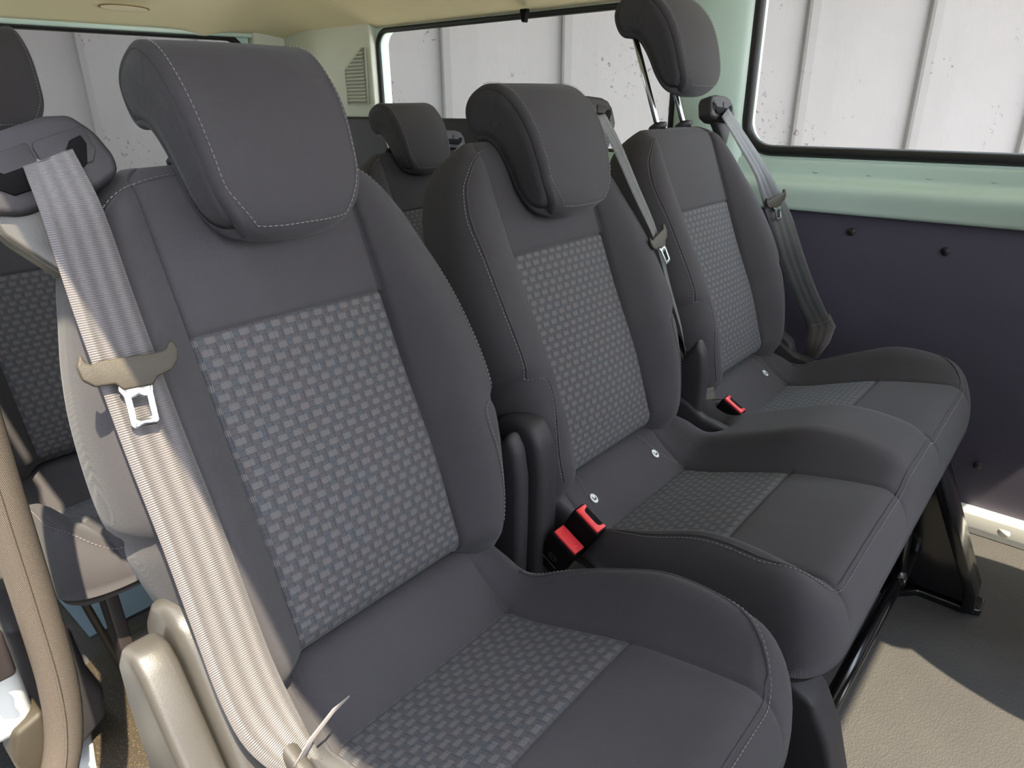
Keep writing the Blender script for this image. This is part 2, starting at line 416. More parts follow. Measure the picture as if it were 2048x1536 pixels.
# head restraint ---------------------------------------------------
HP = [(.045, -.004), (.058, .004), (.066, .02), (.071, .05), (.074, .085), (.073, .12), (.066, .15), (.052, .18), (.032, .2), (.006, .211), (-.018, .210), (-.034, .202), (-.044, .187), (-.046, .168), (-.042, .150), (-.033, .139), (-.021, .135), (-.011, .128), (-.003, .112), (.003, .085), (.006, .05), (.011, .018), (.02, .001), (.034, -.006)]
AX = [Vector((-.022, .172, 0)), Vector((.0, .174, 0)), Vector((.022, .160, 0)), Vector((.033, .128, 0)), Vector((.037, .08, 0)), Vector((.036, .03, 0))]
def build_head(root, cx, z0, dh, detail=True):
    L = smoothloop([(a, b, 0) for a, b in HP], 5 if detail else 2)
    INW = {}
    for i, q in enumerate(L):
        t_ = (L[(i+1) % len(L)]-L[i-1]).normalized(); INW[(round(q.x, 6), round(q.y, 6))] = Vector((-t_.y, t_.x, 0))
    def half(v):   # half width grows from the rounded bottom corners upwards
        r = .06; w = .084 + .008*sstep(0, .15, v)
        if v < r: w -= .024*(1-math.sqrt(max(0, 1-((r-max(v, -.006))/(r+.006))**2)))
        if v > .185: w -= .008*(1-math.sqrt(max(0, 1-((v-.185)/.03)**2)))
        return w
    def medial(q): # point each outline point shrinks towards
        best = None
        for i in range(len(AX)-1):
            a, b = AX[i], AX[i+1]; t = max(0, min(1, (q-a).dot(b-a)/(b-a).length_squared)); c = a.lerp(b, t)
            if best is None or (q-c).length < (q-best).length: best = c
        return best
    ss = []
    m = 10
    for i in range(m+1): ss.append(-.9+1.8*i/m)
    edge = [.9+.1*math.sin(k/8*math.pi/2) for k in range(1, 9)]
    ss = [-x for x in reversed(edge)] + ss + edge
    V = []; F = []; UV = []; n = len(L)
    def pt(s, q, out=0):
        e = max(0, (abs(s)-.9)/.1); sh = .009*(1-math.sqrt(max(0, 1-e**2.2)))
        p = q + INW[(round(q.x, 6), round(q.y, 6))]*sh
        nn = p.x + .010*(1-(s)**2)*max(0, min(1, (q.x-.02)/.03))
        lift = .011*abs(s)**3*(1-sstep(-.006, .07, q.y)) 
        # seam groove where the face meets the side panel
        if q.x > .02 or q.y > .19: nn -= .0016*g(abs(s)-.885, .012)
        return BP(cx+s*half(q.y)*HS, .33+dh+.006+(p.y+lift)*HS, nn*HS+out, z0)
    for s in ss:
        for q in L: V.append(pt(s, q)); UV.append((s*.09+q.x, q.y))
    for j in range(len(ss)-1):
        for i in range(n):
            F.append((j*n+i, (j+1)*n+i, (j+1)*n+(i+1) % n, j*n+(i+1) % n))
    # domed side panels
    for j, s in ((0, -1), (len(ss)-1, 1)):
        prev = j*n
        for k, f in enumerate((.0, .5, .97)):
            base = len(V)
            for q in L:
                p = q+INW[(round(q.x, 6), round(q.y, 6))]*.009; p = p.lerp(medial(p), f)
                lf = .011*(1-sstep(-.006, .07, p.y)); V.append(BP(cx+s*(half(q.y if f == 0 else p.y)+.0006*(f+.2))*HS, .33+dh+.006+(p.y+lf)*HS, p.x*HS, z0)); UV.append((q.x, q.y))
            for i in range(n):
                a = (prev+i, prev+(i+1) % n, base+(i+1) % n, base+i)
                F.append(a if s > 0 else a[::-1])
            prev = base
        F.append(tuple(range(prev, prev+n)) if s > 0 else tuple(range(prev+n-1, prev-1, -1)))
    h = mesh('head_restraint', V, F, M_fab, root, uv=UV)
    # stitching: down one side of the face, along the bottom, up the other side
    i0 = min(range(n), key=lambda i: abs(L[i].x-.0)+abs(L[i].y-.215)); bot = min(range(n), key=lambda i: abs(L[i].x-.058)+abs(L[i].y-.004))
    seq = []; i = i0
    while i != bot: seq.append(L[i]); i = (i-1) % n
    seq.append(L[bot])
    if detail:
        line = []
        sr = lambda q: .9-.20*max(0, 1-q.y/.05)**1.6*(1 if q.x > .03 else 0)
        se = sr(L[bot])
        for q in seq: line.append((pt(-sr(q), q, 0), q, -sr(q)))
        for k in range(1, 30): line.append((pt(-se+2*se*k/30, L[bot], 0), L[bot], -se+2*se*k/30))
        for q in reversed(seq): line.append((pt(sr(q), q, 0), q, sr(q)))
        cc = BP(cx, .33+dh+.1, .03, z0)
        pts = []
        for p, q, s in line:
            d = p-cc; d.x *= .4; out = (Vector((0, 0, 0)) + Nn*max(0, q.x-.01) + Vv*(q.y-.12)*.35 + Vector((s*.02, 0, 0)))
            pts.append((p+out.normalized()*.0012, out.normalized()))
        stitches('seam_stitching', pts, h)
    for sg in (-1, 1):
        cyl('post', BP(cx+sg*.052, .425, -.026, z0), BP(cx+sg*.052, .33+dh+.14, -.026, z0), .0055, M_chr, h)
        cyl('post_collar', BP(cx+sg*.052, .44, -.026, z0), BP(cx+sg*.052, .474, -.026, z0), .0135, M_plg, root)
        cyl('collar_rim', BP(cx+sg*.052, .463, -.026, z0), BP(cx+sg*.052, .472, -.026, z0), .018, M_pl, root)
    return h

# cushion -----------------------------------------------------------
CW = [(-.03, .40), (0, .392), (.03, .368), (.068, .345), (.11, .352), (.16, .370), (.237, .396), (.30, .410), (.36, .419), (.40, .42)]
CB = [(-.03, .0), (0, .015), (.04, .04), (.1, .046), (.17, .05), (.24, .056), (.29, .05), (.34, .036), (.38, .018), (.40, .008)]
CI = .128; WF = .402; ZB = .335
def build_cushion(root, centres, z0, detail=True, name='seat_cushion', outer=.207, ZB=ZB):
    dz = z0-Z0
    lo, hi = centres[0]-outer, centres[-1]+outer
    ctr = (lo+hi)/2; half = (hi-lo)/2
    def H(u, w):
        d = min(abs(u-c) for c in centres)
        z = pw(CW, w); bs = pw(CB, w)
        z += bs*sstep(CI-.004, CI+.05, d)
        inside = d < CI+.004
        z -= .0045*g(d-CI, .003)*sstep(-.01, .01, w)
        if inside: z -= .003*g(w-.237, .0025) + .006*g(w-.066, .006)
        if d < CI: z += .004*(1-(d/CI)**2)*sstep(.06, .12, w)
        # hollow for the buckles between two seats
        if len(centres) > 1:
            e = abs(u-(centres[0]+centres[1])/2); z -= .055*g(e, .03)*(1-sstep(.03, .11, w))
        return z+dz
    def wf(u):
        x = max(0, (abs(u-ctr)-(half-.09))/.09); return WF - .048*(1-math.sqrt(max(0, 1-min(1, x)**2.4)))
    EU, EW = .035, .05
    def P(u, w):
        a = max(0, (abs(u-ctr)-(half-EU))/EU); e = (1-min(1, a)**2.5)**(1/2.5)
        f = wf(u); b = max(0, (w-(WF-EW))/EW); e2 = (1-min(1, b)**2.5)**(1/2.5)
        b = max(0, (-.01-w)/.03); e3 = (1-min(1, b)**2.5)**(1/2.5)
        zb = ZB+dz
        ww = w if w < .2 else .2+(w-.2)*(f-.2)/(WF-.2)
        t_ = max(0, min(1, (abs(u-ctr)-(half-.075))/.075))
        u = u - math.copysign(.038*(1-sstep(.04, .19, w))*t_, u-ctr)
        return Vector((u, -ww, zb+(H(u, w)-zb)*e*e2*e3))
    seams = []
    for c in centres: seams += [c-CI, c+CI]
    st = .01 if detail else .016
    us = lines_with(lo+EU, hi-EU, st, seams); es = [math.sin(k/9*math.pi/2)*EU for k in range(1, 10)]
    us = [lo+EU-x for x in reversed(es)] + us + [hi-EU+x for x in es]
    ws = lines_with(-.01, WF-EW, st, [.066, .237]); ws = [-.01-.03*math.sin(k/5*math.pi/2) for k in range(5, 0, -1)] + ws + [WF-EW+EW*math.sin(k/10*math.pi/2) for k in range(1, 11)]
    V = [P(u, w) for w in ws for u in us]; UV = [(u+.004, -w) for w in ws for u in us]; n = len(us); F1 = []; F2 = []
    for j in range(len(ws)-1):
        for i in range(n-1):
            um = (us[i]+us[i+1])/2; d = min(abs(um-c) for c in centres)
            (F2 if (d < CI and .066 < (ws[j]+ws[j+1])/2 < .237) else F1).append((j*n+i, (j+1)*n+i, (j+1)*n+i+1, j*n+i+1))
    # skirt below the widest line
    ring = [i for i in range(n)] + [j*n+n-1 for j in range(1, len(ws))] + [(len(ws)-1)*n+i for i in range(n-2, -1, -1)] + [j*n for j in range(len(ws)-2, 0, -1)]
    prev = ring; cy = -.19
    for dzk, k in ((-.014, .006), (-.03, .02), (-.04, .045), (-.044, .08)):
        cur = []
        for r_ in ring:
            p = V[r_]; sx = max(-1, min(1, (p.x-ctr)/half)); sy = max(-1, min(1, (-p.y-.19)/.21))
            q = Vector((p.x-k*sx*abs(sx)**3, p.y+k*1.6*sy*abs(sy)**3, ZB+dz+dzk)); cur.append(len(V)); V.append(q); UV.append((q.x+q.y, q.z))
        for i in range(len(ring)): F1.append((prev[i], cur[i], cur[(i+1) % len(ring)], prev[(i+1) % len(ring)]))
        prev = cur
    F1.append(tuple(prev))
    cu = mesh(name, V, F1, M_fab, root, uv=UV)
    used = sorted({i for f in F2 for i in f})
    F3 = []
    for c in centres:
        F3 = [f for f in F2 if abs(V[f[0]].x - c) < CI+.01]
        mesh('cushion_panel', V, F3, M_weave, cu, uv=UV)
    if detail:
        for c0, c1 in (((lo, hi)),):
            R_ = .075; li = .020; wt = .383
            line = [(c0+li, .06+(wt-R_-.06)*k/26) for k in range(27)]
            line += [(c0+li+R_-R_*math.cos(k/12*math.pi/2), wt-R_+R_*math.sin(k/12*math.pi/2)) for k in range(1, 13)]
            m_ = int((c1-c0)/.02)
            line += [(c0+li+R_+(c1-c0-2*li-2*R_)*k/m_, wt) for k in range(1, m_)]
            line += [(c1-li-R_+R_*math.cos(k/12*math.pi/2), wt-R_+R_*math.sin(k/12*math.pi/2)) for k in range(12, 0, -1)]
            line += [(c1-li, .06+(wt-R_-.06)*k/26) for k in range(26, -1, -1)]
            f = lambda u, w: P(u, w)
            def nn(u, w):
                a = P(u+.0015, w)-P(u-.0015, w); b = P(u, w+.0015)-P(u, w-.0015); x = b.cross(a).normalized(); return x if x.z > -.2 else -x
            stitches('seam_stitching', [(P(u, w)+nn(u, w)*.0006, nn(u, w)) for u, w in line], cu)
            ln2 = [(ctr+(u-ctr)*(1-.004/half), w-(.004 if w > wt-.01 else 0)) for u, w in line]
            tube('seam_piping', [P(u, w) for u, w in ln2], .0015, M_fab, cu, 8)
        for c in (centres if len(centres) > 1 else ()):
            for sg in (-1, 1):
                pth = [(c+sg*(.088+.04*(k/12)**1.5), -.004+.07*k/12) for k in range(13)]
                stitches('rear_stitching', [(P(u, w)+Vector((0, -.001, .001)), Vector((0, -.4, .9))) for u, w in pth], cu, r=.0004, dash=.003, gap=.002)
    return cu, P

def belt(name, pts, wid, mat, parent, wdirs=None, th=.0012, uvs=1.0, crown=.0):
    """woven strap through pts (Vector) with a width direction at each"""
    P = [Vector(p) for p in pts]; V = []; F = []; UV = []; L = 0; m = 7
    for i, p in enumerate(P):
        a = P[max(i-1, 0)]; b = P[min(i+1, len(P)-1)]; t = (b-a).normalized()
        wd = Vector(wdirs[i]) if wdirs else Vector((1, 0, 0)); wd = (wd-t*wd.dot(t)).normalized(); nr = wd.cross(t).normalized()
        w = wid[i] if isinstance(wid, (list, tuple)) else wid
        if i: L += (p-P[i-1]).length
        for sd in (1, -1):
            for k in range(m):
                s = (k/(m-1)-.5)*(1 if sd > 0 else -1)
                V.append(p+wd*(s*w)+nr*(sd*th*.5*(1 if abs(s) < .49 else .3)+crown*(1-4*s*s))); UV.append((s*.048, L))
    n = 2*m
    for i in range(len(P)-1):
        for k in range(n): F.append((i*n+k, (i+1)*n+k, (i+1)*n+(k+1) % n, i*n+(k+1) % n))
    F += [tuple(range(n)), tuple(range(len(P)*n-1, (len(P)-1)*n-1, -1))]
    return mesh(name, V, F, mat, parent, uv=UV)
def frame(o, x, y, z):
    m_ = Matrix((x, y, z)).transposed().to_4x4(); m_.translation = o; return m_

def build_guide(root, u, v, n, z0, side, pale=False, yaw=0.0, roll=0.0, depth=.062):
    """moulded belt outlet on the shoulder of the backrest"""
    O = BP(u, v, n, z0)
    xx = Vector((math.cos(yaw), -math.sin(yaw), roll)).normalized(); zz = Vector((0, .28, .96)); yy = zz.cross(xx).normalized(); zz = xx.cross(yy).normalized()
    X = frame(O, xx*(1.0 if pale else .9), yy, zz*(.95 if pale else .8))       # local: x along, y rearwards, z up
    body = [(-.052, -.026), (-.05, .010), (-.043, .024), (-.02, .031), (.02, .034), (.038, .03), (.049, .012), (.054, -.012), (.05, -.026), (.03, -.033), (-.03, -.036)]
    b = prism('belt_guide', body, -.002, depth, 'Y', M_pl, root, r=.006, seg=4, X=X)
    for i, (x0, x1) in enumerate(((-.043, -.0015), (.0005, .042))):
        prism('guide_inlay', [(x0, -.010), (x0, .012), (x0+.003, .016), (x1-.003, .018), (x1, .014), (x1, -.004), (x1-.006, -.012), (x0+.006, -.014)] if i else [(x0, -.010), (x0+.002, .008), (x0+.006, .013), (x1, .017), (x1, -.006), (x0+.012, -.014)], -.0038, .004, 'Y', M_pl, b, r=.0012, seg=2, X=X)
    # smile shaped belt slot: a black plate paints the shade of its hollow
    slot = [(-.042, .005), (-.035, .007), (-.027, -.002), (.02, .001), (.027, .009), (.037, .011), (.038, .003), (.031, -.012), (.02, -.018), (-.028, -.020), (-.038, -.010)]
    prism('slot_shade_plate', slot, -.0046, .004, 'Y', M_plg, b, r=.0008, seg=2, X=X)
    # bracket below, reaching down the side of the backrest
    s = -1 if side < 0 else 1
    lower = [(s*.052, -.02), (s*.05, -.045), (s*.03, -.085), (s*.018, -.1), (s*.01, -.08), (s*-.02, -.03), (s*-.04, -.02)]
    if s > 0: lower = lower[::-1]
    prism('guide_bracket', lower, .008, depth-.007, 'Y', M_pl2 if pale else M_pl, root, r=.005, seg=3, X=X)
    return O, X

def build_tongue(root, C, along, across, nrm_, scale=1.0, flip=1):
    """belt latch tongue: moulded cross bar with a steel plate and window"""
    C = Vector(C); y = Vector(along).normalized(); x = Vector(across); x = (x-y*x.dot(y)).normalized(); z = x.cross(y).normalized()
    if z.dot(Vector(nrm_)) < 0: z = -z
    X = frame(C, x*scale, y*scale, z*scale)
    bar = [(-.039, .012), (-.036, .004), (-.032, .0005), (-.024, .003), (.024, .003), (.032, .004), (.037, .012), (.041, .011), (.043, .003), (.04, -.008), (.033, -.016), (.019, -.02), (.014, -.027), (-.012, -.027), (-.017, -.02), (-.033, -.02), (-.042, -.012), (-.044, .0)]
    t = prism('belt_tongue', bar[::-1], .0, .0065, 'Z', M_tong, root, r=.002, seg=3, X=X)
    # plate ring
    o = [(-.014, -.02), (.014, -.02), (.0165, -.026), (.0125, -.033), (.0125, -.06), (.0095, -.064), (-.0095, -.064), (-.0125, -.06), (-.0125, -.033), (-.0165, -.026)]
    i_ = [(-.0065, -.036), (.0, -.036), (.0065, -.036), (.0065, -.042), (.0065, -.055), (.003, -.056), (-.003, -.056), (-.0065, -.055), (-.0065, -.042), (-.0065, -.038)]
    # bridge faces between outer and inner loops
    def lp(pts): return pts
    o = [(-.0145, -.02), (.0, -.02), (.0145, -.02), (.0125, -.033), (.0125, -.06), (.0095, -.064), (-.0095, -.064), (-.0125, -.06), (-.0125, -.033), (-.016, -.026)]
    V = [X @ Vector((p[0], p[1], h)) for h in (.0015, .0047) for ring in (o, i_) for p in ring]; n = 10; F = []
    for k in range(n):
        l = (k+1) % n
        F += [(2*n+k, 2*n+l, 3*n+l, 3*n+k), (k, n+k, n+l, l), (k, l, 2*n+l, 2*n+k), (n+k, 3*n+k, 3*n+l, n+l)]
    bevel('tongue_plate', V, F, M_chr, t, r=.0009, seg=2)
    return t

def build_buckle(root, base, up, wide, h=.075, w=.031, d=.02, open_=False):
    """black buckle with a red press button in its top"""
    z = Vector(up).normalized(); x = Vector(wide); x = (x-z*x.dot(z)).normalized(); y = z.cross(x)
    X = frame(Vector(base), x, y, z)
    b = bevel('buckle', [X @ Vector((sx*w*(.92 if k == 0 else 1), sy*d*(.85 if k == 0 else 1), k*h)) for k in (0, 1) for sx, sy in ((-1, -1), (1, -1), (1, 1), (-1, 1))],
              [(0, 3, 2, 1), (4, 5, 6, 7), (0, 1, 5, 4), (1, 2, 6, 5), (2, 3, 7, 6), (3, 0, 4, 7)], M_blk if False else M_plg, root, r=.003, seg=3)
    # raised rim of the mouth
    box('buckle_mouth', (-w*.93, -d*.9, h-.002), (w*.93, d*.9, h+.0008), M_plg, b, r=.001, X=X)
    if open_:
        pr = [(-w*.88, -d*.82), (w*.88, -d*.82), (w*.88, d*.75), (w*.66, d*.7), (w*.6, d*.1), (w*.45, -.001), (-w*.45, -.001), (-w*.6, d*.1), (-w*.66, d*.7), (-w*.88, d*.75)]
    else:
        pr = [(-w*.88, -d*.82), (w*.88, -d*.82), (w*.88, d*.8), (-w*.88, d*.8)]
    o = prism('release_button', pr, h-.001, h+.0042, 'Z', M_red, b, r=.0014, seg=3, X=X)
    if not open_:
        sl = [(-w*.6, -d*.15), (-w*.45, -d*.4), (w*.45, -d*.4), (w*.6, -d*.15), (w*.6, d*.05), (w*.45, d*.0), (-w*.45, d*.0), (-w*.6, d*.05)]
        prism('button_groove', sl, h+.003, h+.0047, 'Z', M_red, b, r=.0006, seg=2, X=X)
    return b, X

def text_mark(name, body, size, X, mat, parent, depth=.0003):
    cu = bpy.data.curves.new(name, 'FONT'); cu.body = body; cu.size = size; cu.extrude = depth; cu.align_x = 'CENTER'; cu.align_y = 'CENTER'
    o = bpy.data.objects.new(name, cu); COL.objects.link(o)
    dg = bpy.context.evaluated_depsgraph_get(); me = bpy.data.meshes.new_from_object(o.evaluated_get(dg)); bpy.data.objects.remove(o)
    me.transform(X); me.materials.clear(); me.materials.append(mat)
    q = bpy.data.objects.new(name, me); COL.objects.link(q); q.parent = parent; return q

def build_tag(root, P, c, u, w):
    p = P(c+u, w); a = P(c+u+.003, w)-P(c+u-.003, w); b = P(c+u, w+.003)-P(c+u, w-.003); n = b.cross(a).normalized()
    if n.z < 0: n = -n
    a.normalize(); X = frame(p+n*.0005, a, n.cross(a), n)
    pts = [(.0065*math.cos(k/20*2*math.pi), .008*math.sin(k/20*2*math.pi)) for k in range(20)]
    t = prism('anchor_marker', pts, 0, .0022, 'Z', M_seat_tag, root, r=.0008, seg=2, X=X)
    # small seated child pictogram
    prism('marker_symbol', [(-.0032, .003), (-.0018, .003), (-.0014, -.001), (.0022, -.001), (.0024, .001), (.0032, .001), (.0034, -.0034), (-.0022, -.0034)], .0021, .0026, 'Z', M_pl, t, r=0, X=X)

def hinge_cover(root, x0, x1, z0, mat, dy=0.0, top=.545, name='hinge_cover'):
    dz = z0-Z0
    pts = [(.062, .30), (.062, .42), (.056, .47), (.04, .512), (.015, .537), (-.012, top), (-.034, .535), (-.048, .51), (-.054, .47), (-.053, .40), (-.05, .32), (-.05, .25), (.05, .25)]
    return prism(name, [(a+dy, b+dz) for a, b in pts], x0, x1, 'X', mat, root, r=.010, seg=4)

# ------------------------------------------------------------------ body of the vehicle (setting)
XW = 1.43; YR = 2.1
def rect_frame(name, plane, outer, hole, rad, t0, t1, mat, parent=None, kind='structure'):
    """panel with a round-cornered window opening. plane 'X' -> coords (y,z)"""
    (a0, b0), (a1, b1) = outer; (h0, k0), (h1, k1) = hole; n = 8; inner = []
    for cx_, cy_, s in ((h1-rad, k1-rad, 0), (h0+rad, k1-rad, 1), (h0+rad, k0+rad, 2), (h1-rad, k0+rad, 3)):
        for k in range(n+1):
            an = (s+k/n)*math.pi/2; inner.append((cx_+rad*math.cos(an), cy_+rad*math.sin(an)))
    mid = ((h0+h1)/2, (k0+k1)/2); out = []
    for p in inner:
        dx, dy = p[0]-mid[0], p[1]-mid[1]
        t = min(((a1 if dx > 0 else a0)-mid[0])/dx if abs(dx) > 1e-6 else 1e9, ((b1 if dy > 0 else b0)-mid[1])/dy if abs(dy) > 1e-6 else 1e9)
        out.append((mid[0]+dx*t, mid[1]+dy*t))
    # add exact outer corners by snapping the nearest point
    for c in ((a0, b0), (a1, b0), (a1, b1), (a0, b1)):
        i = min(range(len(out)), key=lambda i: (out[i][0]-c[0])**2+(out[i][1]-c[1])**2); out[i] = c
    m_ = len(inner); V = []
    for t in (t0, t1):
        for L_ in (out, inner):
            for p in L_: V.append((t, p[0], p[1]) if plane == 'X' else (p[0], t, p[1]))
    F = []
    for k in range(m_):
        l = (k+1) % m_
        F += [(k, l, m_+l, m_+k), (2*m_+k, 3*m_+k, 3*m_+l, 2*m_+l), (k, 2*m_+k, 2*m_+l, l), (m_+k, m_+l, 3*m_+l, 3*m_+k)]
    o = mesh(name, V, F, mat, parent, smooth=False, kind=kind, weld=True)
    return o, inner
def seal_ring(name, plane, inner, t, r, mat, parent, out=.0):
    cy_ = sum(p[0] for p in inner)/len(inner); cz = sum(p[1] for p in inner)/len(inner)
    pts = []
    ip = []
    for i, p in enumerate(inner):
        q = inner[(i+1) % len(inner)]; ip.append(p)
        d = math.hypot(q[0]-p[0], q[1]-p[1])
        for k in range(1, int(d/.1)+1): ip.append((p[0]+(q[0]-p[0])*k/(int(d/.1)+1), p[1]+(q[1]-p[1])*k/(int(d/.1)+1)))
    for p in ip: pts.append((t, p[0], p[1]) if plane == 'X' else (p[0], t, p[1]))
    return tube(name, pts, r, mat, parent, 10, closed=True)

# floor
floor = box('floor', (-.10, -1.9, -.03), (XW+.06, YR+.05, 0), M_floor, r=0); floor['kind'] = 'structure'
# far side wall: window panels + lower skin
wall, inn1 = rect_frame('wall_right', 'X', ((-1.6, .745), (.30, 1.22)), ((-1.35, .80), (.205, 1.20)), .07, XW, XW+.05, M_paint)
wallb, inn2 = rect_frame('wall_right_rear', 'X', ((.30, .745), (YR+.05, 1.22)), ((.405, .78), (1.545, 1.135)), .05, XW, XW+.05, M_paint)
low = box('wall_right_lower', (XW, -1.6, -.03), (XW+.05, YR+.05, .745), M_paint, r=0); low['kind'] = 'structure'
w1 = bpy.data.objects.new('window_1', None); COL.objects.link(w1); w1['kind'] = 'structure'; w1.location = (0, 0, 0)
seal_ring('window_seal', 'X', inn1, XW+.004, .013, M_rub, w1)
box('pane', (XW+.022, -1.37, .785), (XW+.026, .215, 1.215), M_glass, w1, r=0)
w2 = bpy.data.objects.new('window_2', None); COL.objects.link(w2); w2['kind'] = 'structure'
seal_ring('window_seal', 'X', inn2, XW+.004, .009, M_rub, w2)
box('pane', (XW+.022, .39, .765), (XW+.026, 1.56, 1.15), M_glass, w2, r=0)
# rear wall with tailgate window
wr, inn3 = rect_frame('wall_rear', 'Y', ((-.3, .35), (XW+.05, 1.24)), ((-.12, .60), (1.245, 1.135)), .07, YR, YR+.05, M_paint)
box('wall_rear_lower', (-.3, YR, -.03), (XW+.05, YR+.05, .35), M_paint, r=0)['kind'] = 'structure'
w3 = bpy.data.objects.new('window_3', None); COL.objects.link(w3); w3['kind'] = 'structure'
seal_ring('window_seal', 'Y', inn3, YR-.004, .013, M_rub, w3)
box('pane', (-.14, YR+.02, .58), (1.26, YR+.024, 1.15), M_glass, w3, r=0)
# near side wall behind the door opening (rear quarter) with its window
wl, inn4 = rect_frame('wall_left', 'X', ((.62, .0), (YR+.05, 1.24)), ((.75, .55), (1.95, 1.12)), .07, -.30, -.25, M_paint)
w4 = bpy.data.objects.new('window_4', None); COL.objects.link(w4); w4['kind'] = 'structure'
seal_ring('window_seal', 'X', inn4, -.254, .012, M_rub, w4)
box('pane', (-.279, .73, .53), (-.275, 1.97, 1.14), M_glass, w4, r=0)

wf_, inn5 = rect_frame('wall_left_front', 'X', ((-1.95, .0), (-.80, 1.26)), ((-1.80, .72), (-.92, 1.14)), .06, -.31, -.25, M_paint)
box('wall_front', (-.26, -2.0, -.03), (XW+.05, -1.9, .72), M_pl, r=.01, kind='structure')
# pressed rail under the far window: swept profile
def sweep_y(name, prof, y0, y1, mat, parent=None, kind='structure', n=2):
    P = smoothloop([(a, b, 0) for a, b in prof], 4, False); V = []; F = []; m = len(P)
    ys = [y0+(y1-y0)*k/n for k in range(n+1)]
    for y in ys:
        for p in P: V.append((p.x, y, p.y))
    for j in range(n):
        for i in range(m-1): F.append((j*m+i, j*m+i+1, (j+1)*m+i+1, (j+1)*m+i))
    F += [tuple(range(m)), tuple(range((n+1)*m-1, n*m-1, -1))]
    return mesh(name, V, F, mat, parent, kind=kind)
sweep_y('trim_1', [(XW+.01, .785), (XW-.004, .782), (XW-.006, .765), (XW-.006, .75), (XW-.012, .742), (XW-.026, .737), (XW-.034, .728), (XW-.036, .715), (XW-.032, .69), (XW-.030, .678), (XW-.022, .672), (XW+.01, .67)], -1.6, 1.55, M_paint)
rail = bpy.data.objects['trim_1']
for k in range(12):      # round pressings under the seal
    y = .14-.115*k
    cyl('dimple', (XW-.0045, y, .765), (XW-.0058, y, .765), .0115, M_paint, rail, 18)
# dark hardboard panel with fasteners
pan = thing('side_panel', 'dark hardboard lining on the far wall below the pale window rail', 'panel', (XW, 0, .06))
box('board', (-.012, -1.5, 0), (-.002, 1.5, .612), M_board, pan, r=.002)
for y, z in ((-.075, .635), (-.265, .615), (-.42, .16), (.3, .64), (-.075, .2), (-.65, .615), (-.8, .16)):
    cyl('push_fastener', (-.012, y, z-.06), (-.0155, y, z-.06), .009, M_pl, pan, 18)
# white sill strip along the floor
sw = prism('trim_2', [(XW-.03, .0), (XW-.034, .052), (XW-.028, .06), (XW, .06), (XW, 0)], -1.5, 1.5, 'Y', M_white, r=.004, kind='structure')
cyl('sill_pressing', (XW-.0320, -.50, .028), (XW-.0327, -.50, .028), .012, M_white, sw, 20)
# pillar between the far windows
sweep_p = [(.205, 0), (.222, -.02), (.26, -.034), (.31, -.04), (.35, -.034), (.385, -.018), (.40, 0)]
P = smoothloop([(a, b, 0) for a, b in sweep_p], 5, False); V = []; F = []
for z in (.76, .85, 1.0, 1.2):
    for p in P: V.append((XW+p.y+.004, p.x, z))
m = len(P)
for j in range(3):
    for i in range(m-1): F.append((j*m+i, (j+1)*m+i, (j+1)*m+i+1, j*m+i+1))
mesh('trim_3', V, F, M_paint, kind='structure')
# rear quarter trim with air vent, dark lower lining behind row three
dp = prism('trim_4', [(1.548, .86), (1.548, 1.2), (YR, 1.2), (YR, .86)], XW-.03, XW+.002, 'X', M_trim, r=.006, kind='structure')
crn = prism('trim_5', [(1.255, .60), (1.275, 1.2), (XW-.02, 1.2), (XW-.02, .60)], YR-.04, YR-.001, 'Y', M_trim, r=.008, kind='structure')
box('wall_rear_lining', (XW-.045, 1.0, 0), (XW-.012, YR-.04, .862), M_pl, r=.01, kind='structure')
vent = thing('air_vent', 'pale louvred air vent grille in the rear corner trim beside the side window', 'vent', (XW-.03, 1.600, .905))
vent.scale = (1, 1.05, .80)
vo = [(-.02, .0), (.075, -.01), (.085, .0), (.088, .15), (.075, .175), (.05, .19), (-.01, .225), (-.022, .222), (-.025, .01)]
def vring(pts, k):
    cx_ = sum(p[0] for p in pts)/len(pts); cz = sum(p[1] for p in pts)/len(pts)
    return [(cx_+(p[0]-cx_)*k, cz+(p[1]-cz)*k) for p in pts]
VO = [(-.025, .0), (.085, .0), (.09, .14), (-.01, .225), (-.03, .225)]
prism('vent_plate', VO, -.004, .001, 'X', M_vback, vent, r=.0015)
tube('vent_rim', [(-.005, p[0], p[1]) for p in [(-.025, .0), (.03, 0), (.085, .0), (.088, .07), (.09, .14), (.04, .183), (-.01, .225), (-.03, .225), (-.028, .11)]], .0035, M_trim, vent, 8, closed=True)
for k in range(14):
    z = .012+.0145*k
    y1 = .078 if z < .14 else .08-(z-.14)*1.15
    prism('vent_slat', [(-.012, z), (-.002, z+.007), (-.002, z+.0095), (-.012, z+.0035)], -.018, y1, 'Y', M_trim, vent, r=.0006, seg=1)

# headliner: cove at the far side and at the rear
def ceil_z(x, y):
    z = 1.285
    d = XW-x; e = YR-y
    a = .150*(1-sstep(-.05, .30, d)); b = .145*(1-sstep(-.02, .34, e))
    z -= (a**5+b**5)**.2
    z = max(z, 1.138)
    z -= .012*g(d-.34, .06)
    n_ = x-(-.15); z -= .05*(1-sstep(-.02, .10, n_))
    return z
xs = [-.17+(XW+.02+.17)*i/60 for i in range(61)]; ys = [-1.09+(YR+.02+1.09)*j/80 for j in range(81)]
V = [(x, y, ceil_z(x, y)) for y in ys for x in xs]; n = len(xs)
F = [(j*n+i, (j+1)*n+i, (j+1)*n+i+1, j*n+i+1) for j in range(80) for i in range(n-1)]
k0 = len(V); V += [(x, y, 1.33) for y in ys for x in xs]
F += [(k0+j*n+i, k0+j*n+i+1, k0+(j+1)*n+i+1, k0+(j+1)*n+i) for j in range(80) for i in range(n-1)]
